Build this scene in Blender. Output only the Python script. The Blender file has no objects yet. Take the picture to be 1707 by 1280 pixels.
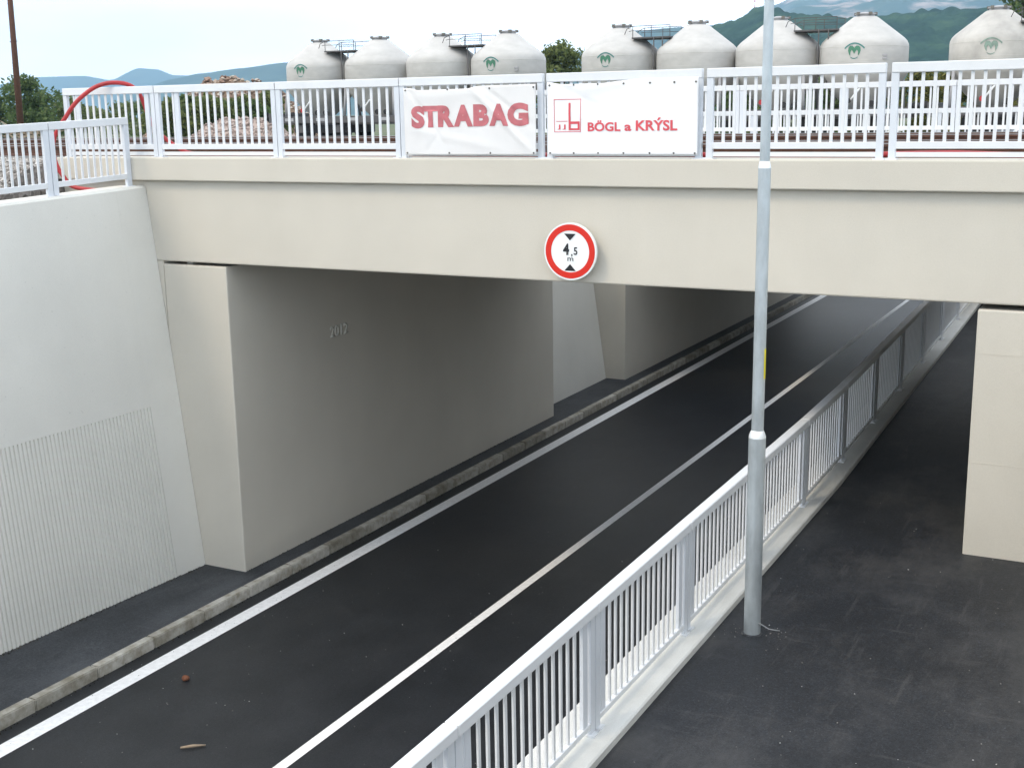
import bpy, bmesh, math, random
import numpy as np
from mathutils import Vector, Matrix
random.seed(7)
rng = np.random.default_rng(7)
S = bpy.context.scene
COL = S.collection
# ------------------------------------------------------------------ camera
# world: X along the bridge, Y along the road (away), Z up; road surface z = 0, bridge face y = 0
YAW, PITCH, ROLL, FPX = -0.48269929, -0.21510675, -0.01599202, 2073.8
EYE = Vector((12.02, -14.04, 6.95))
_f = Vector((math.sin(YAW)*math.cos(PITCH), math.cos(YAW)*math.cos(PITCH), math.sin(PITCH)))
_r = Vector((math.cos(YAW), -math.sin(YAW), 0.0)); _u = _r.cross(_f)
_c, _s = math.cos(ROLL), math.sin(ROLL)
RGT = _c*_r + _s*_u; UPV = -_s*_r + _c*_u
cd = bpy.data.cameras.new('camera'); cam = bpy.data.objects.new('camera', cd); COL.objects.link(cam)
cam.matrix_world = Matrix(((RGT.x, UPV.x, -_f.x, EYE.x), (RGT.y, UPV.y, -_f.y, EYE.y), (RGT.z, UPV.z, -_f.z, EYE.z), (0, 0, 0, 1)))
cd.sensor_fit = 'HORIZONTAL'; cd.sensor_width = 36; cd.lens = 36*FPX/1707
cd.clip_start = .1; cd.clip_end = 20000
S.camera = cam
def at(px, py, Y):
    """photo pixel -> world point on the plane y = Y (a depth taken from what the thing stands on)"""
    d = _f + RGT*((px-853.5)/FPX) - UPV*((py-640)/FPX)
    return EYE + d*((Y-EYE.y)/d.y)
# ------------------------------------------------------------------ sky, sun, exposure
SUN_EL, SUN_AZ = math.radians(50), math.radians(212)      # azimuth clockwise from +Y: over the camera's left shoulder
W = bpy.data.worlds.new('World'); S.world = W; W.use_nodes = True
nt = W.node_tree; nt.nodes.clear()
def wn(t): return nt.nodes.new(t)
out = wn('ShaderNodeOutputWorld'); bg = wn('ShaderNodeBackground'); sky = wn('ShaderNodeTexSky')
sky.sky_type = 'NISHITA'; sky.sun_disc = False; sky.sun_elevation = SUN_EL; sky.sun_rotation = SUN_AZ
tc = wn('ShaderNodeTexCoord'); mp = wn('ShaderNodeMapping'); mp.inputs['Scale'].default_value = (1, 1, 3.5)
nz = wn('ShaderNodeTexNoise'); nz.inputs['Scale'].default_value = 2.2; nz.inputs['Detail'].default_value = 6; nz.inputs['Roughness'].default_value = .55
rp = wn('ShaderNodeMapRange'); rp.inputs['From Min'].default_value = .38; rp.inputs['From Max'].default_value = .6
rp.inputs['To Min'].default_value = .70; rp.inputs['To Max'].default_value = 1.0
mx = wn('ShaderNodeMix'); mx.data_type = 'RGBA'; mx.inputs['B'].default_value = (14.3, 14.9, 15.6, 1)
bg.inputs['Strength'].default_value = .15
nt.links.new(tc.outputs['Generated'], mp.inputs['Vector']); nt.links.new(mp.outputs['Vector'], nz.inputs['Vector'])
sp = wn('ShaderNodeSeparateXYZ'); nt.links.new(tc.outputs['Generated'], sp.inputs[0])
ov = wn('ShaderNodeMapRange'); ov.inputs['From Min'].default_value = .18; ov.inputs['From Max'].default_value = .75
ov.inputs['To Min'].default_value = 1.0; ov.inputs['To Max'].default_value = .66
mu = wn('ShaderNodeMath'); mu.operation = 'MULTIPLY'
nt.links.new(sp.outputs['Z'], ov.inputs['Value']); nt.links.new(ov.outputs['Result'], mu.inputs[0])
nt.links.new(nz.outputs['Fac'], rp.inputs['Value']); nt.links.new(rp.outputs['Result'], mu.inputs[1])
nt.links.new(mu.outputs[0], mx.inputs['Factor'])
nt.links.new(sky.outputs['Color'], mx.inputs['A']); nt.links.new(mx.outputs['Result'], bg.inputs['Color'])
nt.links.new(bg.outputs['Background'], out.inputs['Surface'])
sl = bpy.data.lights.new('sun', 'SUN'); sl.energy = 1.15; sl.angle = math.radians(16); sl.color = (1, .84, .60)
so = bpy.data.objects.new('sun', sl); COL.objects.link(so)
sd = Vector((math.sin(SUN_AZ)*math.cos(SUN_EL), math.cos(SUN_AZ)*math.cos(SUN_EL), math.sin(SUN_EL)))
so.rotation_euler = sd.to_track_quat('Z', 'Y').to_euler(); so.location = (0, -20, 40)
S.view_settings.view_transform = 'Standard'; S.view_settings.look = 'None'
S.view_settings.exposure = 0.48; S.view_settings.gamma = 1
S.cycles.use_denoising = True
S.cycles.max_bounces = 8; S.cycles.diffuse_bounces = 6; S.cycles.glossy_bounces = 3
S.cycles.sample_clamp_indirect = 6
# ------------------------------------------------------------------ materials
MATS = {}
def mat(name):
    m = bpy.data.materials.new(name); m.use_nodes = True; MATS[name] = m
    return m, m.node_tree, m.node_tree.nodes['Principled BSDF']
def nod(t, ty, **kw):
    n = t.nodes.new(ty)
    for k, v in kw.items(): n.inputs[k].default_value = v
    return n
def noise(t, scale, detail=4, rough=.55, stretch=None):
    g = t.nodes.new('ShaderNodeNewGeometry'); src = g.outputs['Position']
    if stretch:
        q = t.nodes.new('ShaderNodeMapping'); q.inputs['Scale'].default_value = stretch
        t.links.new(src, q.inputs['Vector']); src = q.outputs['Vector']
    n = nod(t, 'ShaderNodeTexNoise', Scale=scale, Detail=detail, Roughness=rough)
    t.links.new(src, n.inputs['Vector'])
    return n.outputs['Fac']
def ramp(t, fac, stops):
    r = t.nodes.new('ShaderNodeValToRGB'); e = r.color_ramp.elements
    while len(e) > 1: e.remove(e[-1])
    for i, (p, c) in enumerate(stops):
        x = e[0] if i == 0 else e.new(p)
        x.position = p; x.color = (*c, 1) if len(c) == 3 else c
    t.links.new(fac, r.inputs['Fac'])
    return r.outputs['Color']
def mixc(t, a, b, fac, mode='MIX'):
    m = t.nodes.new('ShaderNodeMix'); m.data_type = 'RGBA'; m.blend_type = mode
    for k, v in (('A', a), ('B', b), ('Factor', fac)):
        if hasattr(v, 'is_linked') or isinstance(v, bpy.types.NodeSocket): t.links.new(v, m.inputs[k])
        else: m.inputs[k].default_value = (*v, 1) if isinstance(v, tuple) else v
    return m.outputs['Result']
def gray(a): return (a, a, a)
def bump(t, b, fac, strength, dist=.01):
    n = nod(t, 'ShaderNodeBump', Strength=strength, Distance=dist)
    t.links.new(fac, n.inputs['Height']); t.links.new(n.outputs['Normal'], b.inputs['Normal'])
def concrete(name, col, var=.08, streak=.10, rough=.85, pits=0):
    m, t, b = mat(name)
    c = mixc(t, col, ramp(t, noise(t, .7, 5), [(.3, gray(1-var)), (.7, gray(1+var*.3))]), 1.0, 'MULTIPLY')
    c = mixc(t, c, ramp(t, noise(t, 2.5, 5, .6, (1, 1, .12)), [(.35, gray(1-streak)), (.62, gray(1))]), 1.0, 'MULTIPLY')
    c = mixc(t, c, ramp(t, noise(t, 60, 3), [(.3, gray(.95)), (.7, gray(1.0))]), 1.0, 'MULTIPLY')
    if pits:
        c = mixc(t, c, ramp(t, noise(t, 22, 2), [(.70, gray(1)), (.76, gray(1-pits))]), 1.0, 'MULTIPLY')
    t.links.new(c, b.inputs['Base Color']); b.inputs['Roughness'].default_value = rough
    b.inputs['Specular IOR Level'].default_value = .3
    bump(t, b, noise(t, 35, 5), .12)
    return m
def asphalt(name, lo, hi, dust=None, dustcol=(.12, .12, .125), rough=.7, spec=.36):
    m, t, b = mat(name)
    c = ramp(t, noise(t, 1.1, 5), [(.3, lo), (.7, hi)])
    g = nod(t, 'ShaderNodeTexVoronoi', Scale=90.0); gg = t.nodes.new('ShaderNodeNewGeometry')
    t.links.new(gg.outputs['Position'], g.inputs['Vector'])
    c = mixc(t, c, ramp(t, g.outputs['Color'], [(.0, gray(.45)), (.75, gray(1.35)), (.93, gray(1.9)), (1, gray(4.0))]), 1.0, 'MULTIPLY')
    c = mixc(t, c, ramp(t, noise(t, 28, 6, .7), [(.3, gray(.6)), (.7, gray(1.45))]), 1.0, 'MULTIPLY')
    if dust:
        d = ramp(t, noise(t, .55, 13, .74, (1.5, .9, 1)), [(.47, gray(0)), (.70, gray(dust))])
        c = mixc(t, c, dustcol, d)
        for st, th in (((5.0, .5, 1), .56), ((.7, 4.0, 1), .58)):
            d3 = ramp(t, noise(t, 1.5, 12, .72, st), [(th, gray(0)), (th+.09, gray(dust*.5))])
            c = mixc(t, c, dustcol, d3)
        d2 = ramp(t, noise(t, 34, 3, .6), [(.70, gray(0)), (.76, gray(.35))])
        c = mixc(t, c, (.12, .12, .12), d2)
    t.links.new(c, b.inputs['Base Color']); b.inputs['Roughness'].default_value = rough
    b.inputs['Specular IOR Level'].default_value = spec
    bump(t, b, noise(t, 150, 3), .35, .006)
    return m
def plain(name, col, rough=.5, metal=0, var=.1, nscale=6, spec=.5, stretch=None):
    m, t, b = mat(name)
    c = mixc(t, col, ramp(t, noise(t, nscale, 5, .6, stretch), [(.3, gray(1-var)), (.7, gray(1+var*.4))]), 1.0, 'MULTIPLY')
    t.links.new(c, b.inputs['Base Color'])
    b.inputs['Roughness'].default_value = rough; b.inputs['Metallic'].default_value = metal
    b.inputs['Specular IOR Level'].default_value = spec
    return m
def island(name, stops, rough=.9, trans=0):
    """colour varies from stone to stone / leaf to leaf"""
    m, t, b = mat(name)
    g = t.nodes.new('ShaderNodeNewGeometry')
    c = ramp(t, g.outputs['Random Per Island'], stops)
    t.links.new(c, b.inputs['Base Color']); b.inputs['Roughness'].default_value = rough
    b.inputs['Specular IOR Level'].default_value = .25
    if trans:
        tr = t.nodes.new('ShaderNodeBsdfTranslucent'); t.links.new(c, tr.inputs['Color'])
        ms = nod(t, 'ShaderNodeMixShader'); ms.inputs['Fac'].default_value = trans+.12
        o = t.nodes['Material Output']
        t.links.new(b.outputs[0], ms.inputs[1]); t.links.new(tr.outputs[0], ms.inputs[2]); t.links.new(ms.outputs[0], o.inputs['Surface'])
    return m
M_CREAM = concrete('cream_concrete', (.585, .545, .467), .06, .015, pits=.06)
M_WING = concrete('sky_tinted_concrete', (.685, .668, .61), .06, .015, pits=.16)  # same concrete as the bridge; cooler tint puts the wall's sky light into colour
M_COPING = concrete('coping_concrete', (.62, .615, .58), .2, .05, .85, .12)
M_GROUND2 = concrete('pale_concrete', (.50, .49, .45))
M_DIMSHEET = concrete('dimming_sheet_dark', (.20, .20, .195), .12, .05)  # dark tone for the unseen sheets added to dim the underpass
M_ROAD = asphalt('road_asphalt', (.0075, .0086, .0104), (.0145, .016, .0188), .35, (.036, .037, .040), .47, .42)
M_SIDE = asphalt('pavement_asphalt', (.021, .023, .026), (.044, .047, .052), .7, (.085, .089, .096), .58)
M_PATH = asphalt('footpath_asphalt', (.0085, .0097, .012), (.0155, .0175, .0212), 0.8, (.060, .0595, .060), .56)
M_PAINT = plain('road_paint', (.84, .83, .82), .6, 0, .14, 14)
M_WHITE = plain('railing_paint', (.68, .69, .70), .4, 0, .05, 3)
M_POST = plain('post_paint', (.62, .645, .68), .4, 0, .05, 3)
M_STEEL = plain('galvanised_steel', (.50, .545, .565), .42, .55, .22, 9, .5, (1, 1, .35))
M_ZINC = plain('zinc_shoulder', (.78, .80, .80), .35, .4, .05)
M_RUST = plain('rusty_steel', (.10, .045, .028), .85, 0, .35, 14)
M_RAILTOP = plain('rail_head', (.30, .29, .28), .35, .7, .2, 5)
M_SLEEPER = plain('sleeper_concrete', (.30, .28, .26), .9, 0, .3, 8)
M_SILO = plain('silo_paint', (.47, .455, .43), .6, 0, .14, 1.6, .4, (1, 1, 2.2))
M_SILO_OLD = plain('stained_silo_paint', (.46, .44, .405), .65, 0, .30, 1.1, .4)
M_HATCH = plain('hatch_metal', (.16, .15, .13), .7, .2, .3)
M_DARK = plain('bogie_dirt', (.022, .02, .02), .85, 0, .35, 5)
M_FRAME = plain('wagon_frame_paint', (.09, .085, .085), .75, 0, .3, 4)
M_GREY = plain('wagon_grey', (.34, .335, .34), .65, 0, .2, 3)
M_GREEN = plain('logo_green', (.055, .19, .115), .6, 0, .2)
M_TEAL = plain('logo_teal', (.05, .20, .18), .6, 0, .15)
M_RED = plain('conduit_red', (.40, .022, .024), .5, 0, .2)
M_SIGNRED = plain('sign_red', (.62, .018, .006), .35, 0, .03)
M_SIGNW = plain('sign_white', (.82, .83, .82), .35, 0, .03)
M_BLACK = plain('sign_black', (.012, .012, .014), .45, 0, .05)
M_BACK = plain('sign_back', (.35, .36, .37), .5, .4, .1)
M_BAN1 = plain('banner_cloth_aged', (.72, .705, .69), .7, 0, .05, 3)
M_BAN2 = plain('banner_cloth_white', (.80, .795, .80), .65, 0, .03, 3)
M_LET1 = plain('faded_red_print', (.50, .145, .16), .7, 0, .22, 9)
M_LET2 = plain('red_print', (.64, .08, .10), .65, 0, .06)
M_YEL = plain('yellow_sticker', (.72, .62, .015), .5, 0, .06)
M_EARTH = plain('brown_earth', (.17, .115, .075), .95, 0, .35, 3)
M_WOOD = plain('weathered_wood', (.30, .23, .16), .9, 0, .25, 12)
M_BARK = plain('bark', (.07, .055, .04), .95, 0, .3, 9)
M_BALLAST = island('ballast_stone', [(0, (.14, .125, .11)), (.5, (.33, .30, .27)), (1, (.52, .49, .45))])
M_PINK = island('pink_gravel', [(0, (.20, .15, .125)), (.5, (.36, .28, .24)), (1, (.46, .40, .36))])
M_RUBBLE = island('rubble_stone', [(0, (.16, .09, .06)), (.5, (.30, .21, .16)), (1, (.46, .42, .36))])
M_CHIP = island('loose_chipping', [(0, (.10, .095, .09)), (.6, (.22, .21, .20)), (1, (.5, .5, .48))])
M_LEAF = [island('leaf_green', [(0, (.05, .08, .03)), (.6, (.10, .155, .05)), (1, (.17, .21, .08))], .7, .3),
          island('leaf_olive', [(0, (.07, .09, .03)), (.6, (.14, .175, .055)), (1, (.22, .24, .09))], .7, .3),
          island('leaf_yellow', [(0, (.05, .055, .012)), (.6, (.12, .12, .025)), (1, (.20, .18, .04))], .7, .3)]
def field_material():
    m, t, b = mat('field')
    c = ramp(t, noise(t, .08, 8, .65), [(.35, (.12, .095, .06)), (.5, (.07, .09, .03)), (.65, (.05, .075, .022))])
    t.links.new(c, b.inputs['Base Color']); b.inputs['Roughness'].default_value = .95
    return m
M_FIELD = field_material()
def gravel_material():
    m, t, b = mat('gravel_ground')
    v = nod(t, 'ShaderNodeTexVoronoi', Scale=16.0); g = t.nodes.new('ShaderNodeNewGeometry')
    t.links.new(g.outputs['Position'], v.inputs['Vector'])
    c = ramp(t, v.outputs['Color'], [(0, (.10, .09, .08)), (.5, (.22, .20, .18)), (1, (.36, .33, .30))])
    t.links.new(c, b.inputs['Base Color']); b.inputs['Roughness'].default_value = .95
    bump(t, b, v.outputs['Distance'], .6, .03)
    return m
M_GRAVEL = gravel_material()
def hill_material(name, lo, mid, hi, rock=None, scale=.02):
    m, t, b = mat(name)
    c = ramp(t, noise(t, scale, 9, .7), [(.36, lo), (.52, mid), (.68, hi)])
    if rock:
        r = ramp(t, noise(t, .0045, 8, .62, (1, 1, 2.0)), [(.48, gray(0)), (.56, gray(1))])
        c = mixc(t, c, rock, r)
    t.links.new(c, b.inputs['Base Color']); b.inputs['Roughness'].default_value = 1
    b.inputs['Specular IOR Level'].default_value = 0
    return m
M_HILLF = hill_material('near_forest', (.008, .022, .012), (.018, .042, .022), (.045, .08, .036), None, .03)
M_HILLB = hill_material('far_forest', (.02, .035, .02), (.035, .055, .028), (.06, .08, .04), None, .008)
M_MOUNT = hill_material('rocky_mountain', (.02, .035, .02), (.035, .055, .028), (.06, .08, .04), (.34, .25, .20), .008)
# ------------------------------------------------------------------ builders
def link(o, parent=None):
    COL.objects.link(o)
    if parent is not None: o.parent = parent
    return o
def tag(o, label=None, cat=None, group=None, kind=None):
    if label: o['label'] = label
    if cat: o['category'] = cat
    if group: o['group'] = group
    if kind: o['kind'] = kind
    return o
def thing(name, label, cat, group=None, loc=(0, 0, 0)):
    e = bpy.data.objects.new(name, None); e.empty_display_size = .2; e.location = loc
    return tag(link(e), label, cat, group)
def from_bm(name, bm, m, parent=None, smooth=False):
    me = bpy.data.meshes.new(name); bm.to_mesh(me); bm.free()
    if m: me.materials.append(m)
    if smooth:
        for p in me.polygons: p.use_smooth = True
    return link(bpy.data.objects.new(name, me), parent)
def from_data(name, v, f, m, parent=None, smooth=False):
    me = bpy.data.meshes.new(name); me.from_pydata(v, [], f); me.update()
    me.materials.append(m)
    if smooth: me.polygons.foreach_set('use_smooth', [True]*len(me.polygons))
    return link(bpy.data.objects.new(name, me), parent)
def box(name, x0, x1, y0, y1, z0, z1, m, parent=None, bevel=0):
    bm = bmesh.new(); bmesh.ops.create_cube(bm, size=1)
    for v in bm.verts:
        v.co = Vector((x0+(v.co.x+.5)*(x1-x0), y0+(v.co.y+.5)*(y1-y0), z0+(v.co.z+.5)*(z1-z0)))
    if bevel: bmesh.ops.bevel(bm, geom=bm.edges[:], offset=bevel, segments=2, affect='EDGES', profile=.5)
    return from_bm(name, bm, m, parent)
def prism(name, pts, axis, a0, a1, m, parent=None, bevel=0):
    """closed polygon pts in the plane across AXIS, extruded from a0 to a1"""
    def P(p, a): return (a, p[0], p[1]) if axis == 'x' else (p[0], a, p[1]) if axis == 'y' else (p[0], p[1], a)
    bm = bmesh.new(); n = len(pts)
    A = [bm.verts.new(P(p, a0)) for p in pts]; B = [bm.verts.new(P(p, a1)) for p in pts]
    bm.faces.new(A); bm.faces.new(B[::-1])
    for i in range(n): bm.faces.new((A[i], B[i], B[(i+1) % n], A[(i+1) % n]))
    bmesh.ops.recalc_face_normals(bm, faces=bm.faces[:])
    if bevel: bmesh.ops.bevel(bm, geom=bm.edges[:], offset=bevel, segments=2, affect='EDGES', profile=.5)
    return from_bm(name, bm, m, parent)
_unit = {}
def bar(name, x0, x1, y0, y1, z0, z1, m, parent):
    """box that shares one bevelled-free unit mesh with every other bar of its material"""
    if m.name not in _unit:
        bm = bmesh.new(); bmesh.ops.create_cube(bm, size=1); me = bpy.data.meshes.new('bar_'+m.name); bm.to_mesh(me); bm.free()
        me.materials.append(m); _unit[m.name] = me
    o = bpy.data.objects.new(name, _unit[m.name])
    o.location = ((x0+x1)/2, (y0+y1)/2, (z0+z1)/2); o.scale = (x1-x0, y1-y0, z1-z0)
    return link(o, parent)
def slope_bar(name, p0, p1, w, h, m, parent):
    """rail from p0 to p1 (bottom centre line): width w across, height h, upright ends"""
    p0, p1 = Vector(p0), Vector(p1); d = (p1-p0); d.z = 0; d.normalize(); s = Vector((-d.y, d.x, 0))*(w/2); up = Vector((0, 0, h))
    v = [p0-s, p0+s, p0+s+up, p0-s+up, p1-s, p1+s, p1+s+up, p1-s+up]
    bm = bmesh.new(); q = [bm.verts.new(c) for c in v]
    for f in ((0, 1, 2, 3), (7, 6, 5, 4), (0, 4, 5, 1), (1, 5, 6, 2), (2, 6, 7, 3), (3, 7, 4, 0)): bm.faces.new([q[i] for i in f])
    bmesh.ops.recalc_face_normals(bm, faces=bm.faces[:])
    bmesh.ops.bevel(bm, geom=bm.edges[:], offset=min(w, h)*.09, segments=1, affect='EDGES')
    return from_bm(name, bm, m, parent)
def tube_data(pts, r, n=8, closed_ends=True):
    pts = [Vector(p) for p in pts]; V = []; F = []
    rad = r if isinstance(r, (list, tuple)) else [r]*len(pts)
    prev = None
    for i, p in enumerate(pts):
        d = (pts[min(i+1, len(pts)-1)] - pts[max(i-1, 0)]).normalized()
        a = Vector((0, 0, 1)) if abs(d.z) < .9 else Vector((1, 0, 0))
        if prev is None: s = d.cross(a).normalized()
        else: s = (prev - d*prev.dot(d)).normalized()
        prev = s; t = d.cross(s)
        for k in range(n):
            q = 2*math.pi*k/n; V.append(p + (s*math.cos(q)+t*math.sin(q))*rad[i])
    for i in range(len(pts)-1):
        for k in range(n):
            F.append((i*n+k, i*n+(k+1) % n, (i+1)*n+(k+1) % n, (i+1)*n+k))
    if closed_ends: F.append(tuple(range(n))[::-1]); F.append(tuple(range((len(pts)-1)*n, len(pts)*n)))
    return V, F
def tube(name, pts, r, m, parent=None, n=8):
    V, F = tube_data(pts, r, n); return from_data(name, V, F, m, parent, True)
def joined(name, parts, m, parent=None, smooth=False):
    V = []; F = []
    for v, f in parts:
        k = len(V); V += list(v); F += [tuple(i+k for i in q) for q in f]
    return from_data(name, V, F, m, parent, smooth)
def boxd(x0, x1, y0, y1, z0, z1):
    v = [(x, y, z) for x in (x0, x1) for y in (y0, y1) for z in (z0, z1)]
    return v, [(0, 1, 3, 2), (4, 6, 7, 5), (0, 4, 5, 1), (2, 3, 7, 6), (0, 2, 6, 4), (1, 5, 7, 3)]
def lathe_data(prof, c, n=32, a0=0):
    V = []; F = []
    for r, z in prof:
        for k in range(n):
            q = 2*math.pi*k/n + a0; V.append((c[0]+r*math.cos(q), c[1]+r*math.sin(q), c[2]+z))
    for i in range(len(prof)-1):
        for k in range(n): F.append((i*n+k, i*n+(k+1) % n, (i+1)*n+(k+1) % n, (i+1)*n+k))
    F.append(tuple(range(n))[::-1]); F.append(tuple(range((len(prof)-1)*n, len(prof)*n)))
    return V, F
def lathe(name, prof, c, m, parent=None, n=32, sharp=35):
    V, F = lathe_data(prof, c, n); o = from_data(name, V, F, m, parent, True)
    try: o.data.set_sharp_from_angle(angle=math.radians(sharp))
    except Exception: pass
    return o
def stones(name, pts, size, m, parent=None, flat=.7):
    """one mesh of small irregular stones"""
    base = np.array([(1, 0, 0), (-1, 0, 0), (0, 1, 0), (0, -1, 0), (0, 0, 1), (0, 0, -1)], float)
    fac = [(0, 2, 4), (2, 1, 4), (1, 3, 4), (3, 0, 4), (2, 0, 5), (1, 2, 5), (3, 1, 5), (0, 3, 5)]
    n = len(pts); P = np.array(pts, float)
    sz = (size if np.ndim(size) else np.full(n, size))*rng.uniform(.55, 1.35, n)
    v = base[None]*rng.uniform(.6, 1.3, (n, 6, 1)); a = rng.uniform(0, 6.28, n); b = rng.uniform(-.6, .6, n)
    ca, sa, cb, sb = np.cos(a), np.sin(a), np.cos(b), np.sin(b)
    x, y, z = v[..., 0].copy(), v[..., 1].copy(), v[..., 2]*flat
    y, z = y*cb[:, None]-z*sb[:, None], y*sb[:, None]+z*cb[:, None]
    x, y = x*ca[:, None]-y*sa[:, None], x*sa[:, None]+y*ca[:, None]
    Q = np.stack([x, y, z], -1)*sz[:, None, None]*.5 + P[:, None]
    F = (np.array(fac)[None]+np.arange(n)[:, None, None]*6).reshape(-1, 3)
    return from_data(name, Q.reshape(-1, 3).tolist(), F.tolist(), m, parent)
def text_mesh(body, size, bold=0.0, sx=1.0):
    cu = bpy.data.curves.new('t', 'FONT'); cu.body = body; cu.size = size; cu.offset = bold; cu.resolution_u = 4
    cu.align_x = 'LEFT'; o = bpy.data.objects.new('t', cu); COL.objects.link(o)
    dg = bpy.context.evaluated_depsgraph_get(); me = bpy.data.meshes.new_from_object(o.evaluated_get(dg))
    bpy.data.objects.remove(o); bpy.data.curves.remove(cu)
    bm = bmesh.new(); bm.from_mesh(me); bpy.data.meshes.remove(me)
    for v in bm.verts: v.co.x *= sx
    return bm
def fit(bm, x0, x1, y0, y1):
    a = [v.co.x for v in bm.verts]; b = [v.co.y for v in bm.verts]
    for v in bm.verts:
        v.co.x = x0+(v.co.x-min(a))/(max(a)-min(a))*(x1-x0); v.co.y = y0+(v.co.y-min(b))/(max(b)-min(b))*(y1-y0)
    return bm
# ================================================================== SETTING
GZ = 5.6
def zroad(y): return 0 if -12 < y < 38 else (-12-y)*.085 if y <= -12 else (y-38)*.085
def zpath(y): return 2.03 if -14 < y <= 2 else 2.03+(y-2)*.036 if 2 < y < 38 else 2.03+36*.036+(y-38)*.05 if y >= 38 else 2.03+(-14-y)*.06
def strip(name, x0, x1, ys, zf, dz, m, parent=None, nx=1):
    V = []; F = []
    for y in ys:
        for i in range(nx+1): V.append((x0+(x1-x0)*i/nx, y, zf(y)+dz))
    for j in range(len(ys)-1):
        for i in range(nx): k = j*(nx+1)+i; F.append((k, k+1, k+nx+2, k+nx+1))
    return from_data(name, V, F, m, parent)
YS = [-78, -60, -45, -30, -20, -14, -12, -6, 0, 2, 6, 12, 18, 24, 30, 36, 38, 50, 65, 80, 104]
BIG = 5900
HX0, HX1, HY0, HY1 = -1.6, 12.7, -78, 104
V = [(x, y, GZ) for y in (-BIG, HY0, HY1, BIG) for x in (-BIG, HX0, HX1, BIG)]
F = [(j*4+i, j*4+i+1, j*4+i+5, j*4+i+4) for j in range(3) for i in range(3) if (i, j) != (1, 1)]
tag(from_data('ground', V, F, M_FIELD), kind='structure')
road = tag(strip('road', -.2, 8.2, YS, zroad, 0, M_ROAD), kind='structure')
strip('edge_line', .765, 1.01, YS, zroad, .004, M_PAINT, road)
strip('centre_line', 3.895, 4.035, YS, zroad, .004, M_PAINT, road)
strip('edge_line', 7.1, 7.35, YS, zroad, .004, M_PAINT, road)
tag(strip('pavement', -1.6, .37, YS, zroad, .135, M_SIDE), kind='structure')
tag(strip('footpath', 8.48, 12.75, YS, zpath, 0, M_PATH), kind='structure')
# kerb: single stones
kerb = bpy.data.objects.new('kerb', None); tag(link(kerb), 'row of weathered concrete kerb stones along the pavement', None, None, 'structure')
kb = bmesh.new(); bmesh.ops.create_cube(kb, size=1)
for v in kb.verts: v.co = Vector((v.co.x*.145, v.co.y*.992, v.co.z*.30))
bmesh.ops.bevel(kb, geom=kb.edges[:], offset=.014, segments=2, affect='EDGES')
def kerb_material(name, c1, c2):
    m, t, b = mat(name)
    oi = t.nodes.new('ShaderNodeObjectInfo')
    c = ramp(t, oi.outputs['Random'], [(0, c1), (1, c2)])
    c = mixc(t, c, ramp(t, noise(t, 5, 6, .65), [(.35, (.55, .52, .45)), (.62, gray(1))]), 1.0, 'MULTIPLY')
    t.links.new(c, b.inputs['Base Color']); b.inputs['Roughness'].default_value = .9
    bump(t, b, noise(t, 40, 4), .2)
    return m
M_KERB = kerb_material('kerb_concrete', (.32, .30, .25), (.54, .515, .46))
kme = bpy.data.meshes.new('kerb_stone'); kb.to_mesh(kme); kb.free(); kme.materials.append(M_KERB)
for i in range(54):
    o = bpy.data.objects.new('kerb_stone', kme)
    o.location = (.425+random.uniform(-.006, .006), -12+i*1.0, .005+random.uniform(-.006, .006)); o.rotation_euler.z = random.uniform(-.006, .006)
    link(o, kerb)
# ================================================================== NEAR BRIDGE
SOF = 4.86; YB = 10.95
br = thing('railway_bridge', 'cream concrete railway bridge carrying the round height limit sign and two banners', 'bridge')
box('deck_slab', -3.1, 60, .0, YB, SOF, 6.049, M_CREAM, br, .02)
box('edge_beam', -3.1, 60, -.10, .5, 6.05, 6.38, M_CREAM, br, .015)
box('edge_beam', -3.1, 60, YB-.5, YB+.1, 6.05, 6.38, M_CREAM, br, .015)
box('soffit_dimming_sheet', -1.1, 60, .06, YB-.06, SOF-.006, SOF-.001, M_DIMSHEET, br)  # unseen dark sheet added under the deck to cut bounced light
ab = box('abutment', -1.19, 0, .004, YB-.004, -.6, 4.815, M_CREAM, br, .018)
box('backwall', -3.1, -1.191, .003, YB-.003, -.6, SOF-.001, M_CREAM, br)
box('bearing_seat', -.82, -.70, .10, .45, 4.816, SOF-.001, M_GROUND2, br)
rb = box('abutment', 10.33, 12.72, .004, YB-.004, 1.2, 4.80, M_CREAM, br, .018)
for z in (4.32, 3.10):
    box('pour_joint', 10.345, 12.6, .0015, .02, z-.005, z+.003, M_CREAM, rb)
    box('pour_joint', -1.18, -.015, .0025, .02, z+.02, z+.025, M_CREAM, ab)
# cast year on the abutment wall
bm = fit(text_mesh('2012', .2, .004), 2.47, 2.98, 3.36, 3.55)
r_ = bmesh.ops.extrude_face_region(bm, geom=bm.faces[:])
for v in [g for g in r_['geom'] if isinstance(g, bmesh.types.BMVert)]: v.co.z += .012
for v in bm.verts: v.co = Vector((v.co.z-.002, v.co.x, v.co.y))
bmesh.ops.recalc_face_normals(bm, faces=bm.faces[:])
from_bm('cast_year', bm, M_WING, ab)
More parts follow.
